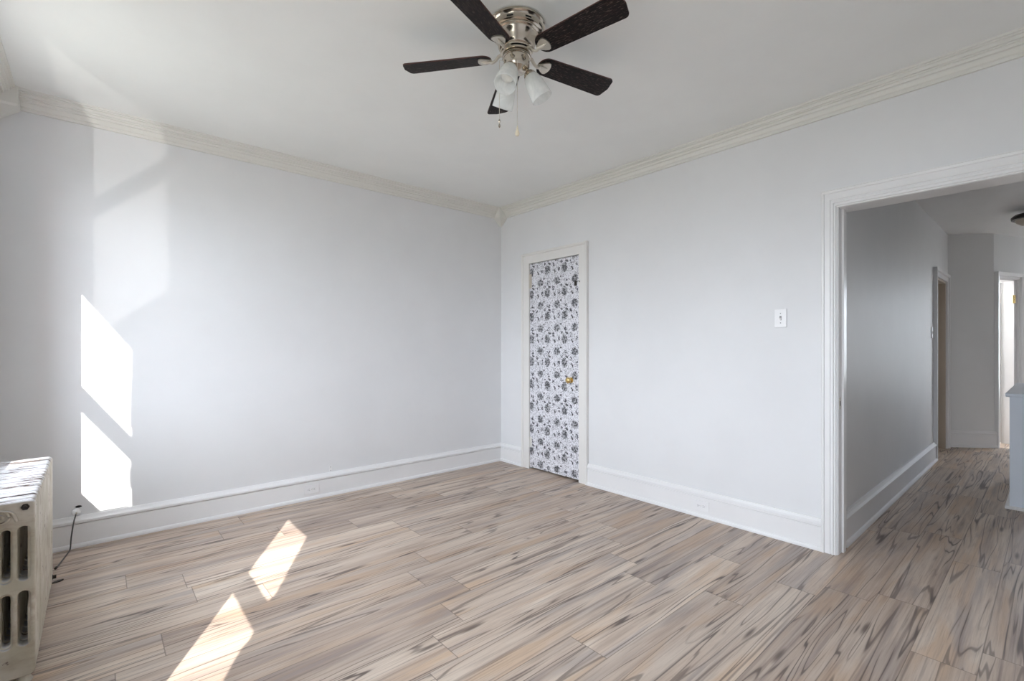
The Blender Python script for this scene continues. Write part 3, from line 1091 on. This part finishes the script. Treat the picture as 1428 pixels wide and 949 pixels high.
lt = thing('light_switch', 'white toggle light switch on the right wall beside the wide opening', 'light switch', (XW, 1.140, 1.388))
fx = lambda b: face_x(b, None)
bm = NB(); box(bm, -0.035, 0.035, -0.0575, 0.0575, 0, 0.007); fx(bm); obj('cover_plate', bm, 'plastic', lt, bevel=0.0025)
bm = NB(); box(bm, -0.006, 0.006, -0.013, 0.013, 0.0065, 0.0076); fx(bm); obj('toggle_slot', bm, 'shade', lt)
bm = NB()
vs = box(bm, -0.0042, 0.0042, -0.006, 0.006, 0.004, 0.020)
bmesh.ops.transform(bm, matrix=Matrix.Rotation(R(28), 4, 'X'), verts=vs); fx(bm); obj('toggle', bm, 'plastic', lt, bevel=0.0012)
for s_ in (-1, 1):
    bm = NB(); lathe(bm, [(0.0034, 0.0068), (0.0028, 0.0085)], 12, Matrix.Translation((0, s_ * 0.030, 0))); fx(bm); obj('screw', bm, 'shade', lt)

ht = thing('light_switch', 'small switch plate on the dim left hall wall before the door recess', 'light switch', (6.60, HY, 1.355))
bm = NB(); box(bm, -0.035, 0.035, -0.0575, 0.0575, 0, 0.008); face_y(bm); obj('cover_plate', bm, 'plastic', ht, bevel=0.002)
bm = NB(); box(bm, -0.005, 0.005, -0.012, 0.012, 0.006, 0.022); face_y(bm); obj('toggle', bm, 'plastic', ht)

# strike plate on the opening's casing
sk = thing('strike_plate', 'worn metal strike plate on the jamb of the wide opening', 'strike plate', (XW + 0.016, OP[1] - 0.014, 0.878))
bm = NB(); box(bm, -0.013, 0.013, -0.0015, 0.0005, -0.034, 0.034); obj('plate', bm, 'nickel_soft', sk)
bm = NB(); box(bm, -0.006, 0.006, -0.0022, 0.0, -0.014, 0.014); obj('latch_hole', bm, 'dark_iron', sk)

# cable outlet on the back wall, cable drops to the floor by the radiator
co = thing('cable_outlet', 'round white cable fitting with a dark hole on the back wall near the radiator', 'cable outlet', (-0.088, YW, 0.222))
bm = NB(); lathe(bm, [(0.022, 0), (0.022, 0.006), (0.016, 0.014), (0.008, 0.017)], 20, Matrix.Translation((-0.005, -0.012, 0))); face_y(bm); obj('fitting', bm, 'plastic', co, smooth=True)
bm = NB()
prism(bm, [(0.004 + 0.015 * math.cos(2 * math.pi * k / 14) * (1 + 0.2 * math.sin(3 * k)), 0.020 + 0.007 * math.sin(2 * math.pi * k / 14)) for k in range(14)], 0.0, 0.002); face_y(bm); obj('hole', bm, 'dark', co)
bm = NB(); lathe(bm, [(0.004, 0.015), (0.004, 0.026)], 8, Matrix.Translation((-0.005, -0.012, 0))); face_y(bm); obj('threaded_stub', bm, 'nickel_soft', co)
cc = thing('coaxial_cable', 'thin grey cable hanging from the wall fitting to the floor by the radiator', 'cable', (-0.094, YW, 0))
pts = smooth_pts([(0.000, -0.030, 0.206), (-0.010, -0.042, 0.16), (-0.020, -0.052, 0.08), (-0.024, -0.060, 0.02), (-0.030, -0.075, 0.005),
                  (-0.050, -0.19, 0.0045), (-0.072, -0.31, 0.0045)], 8)
bm = NB(); tube(bm, pts, 0.0036, 8); obj('cable_sheath', bm, 'cable', cc, smooth=True)
bm = NB(); lathe(bm, [(0.005, 0), (0.0062, 0.004), (0.0062, 0.018), (0.003, 0.022)], 8, Matrix.Translation((-0.071, -0.306, 0.007)) @ Matrix.Rotation(R(90), 4, 'X') @ Matrix.Rotation(R(-15), 4, 'Y'))
obj('connector', bm, 'dark_iron', cc)
pc = NB()
prism(pc, [(0, 0), (0.03, 0.006), (0.042, 0.022), (0.022, 0.026), (0.006, 0.016)], 0, 0.006)
pc_o = obj('paint_chip', pc, 'dark_iron')
pc_o.location = (-0.172, 3.365, 0.0)
pc_o['label'] = 'small dark chip lying on the floor at the foot of the radiator'
pc_o['category'] = 'debris'
cl = thing('wall_clip', 'tiny white clip with two screws just above the back baseboard', 'clip', (1.436, YW, 0.214))
bm = NB(); box(bm, -0.011, 0.011, -0.022, 0.022, 0, 0.003); face_y(bm); obj('plate', bm, 'plastic', cl, bevel=0.001)
for s_ in (-1, 1):
    bm = NB(); lathe(bm, [(0.0038, 0.0025), (0.003, 0.0055)], 10, Matrix.Translation((0, s_ * 0.014, 0))); face_y(bm); obj('screw', bm, 'shade', cl)

# added point light that brightens the room past the hall, without a fixture
ld = bpy.data.lights.new('far_room_fill', 'POINT')
ld.energy = 150
ld.shadow_soft_size = 0.12
ld.color = (1.0, 0.98, 0.94)
lo = bpy.data.objects.new('far_room_fill', ld)
COL.objects.link(lo)
lo.location = (8.9, 1.5, 2.2)
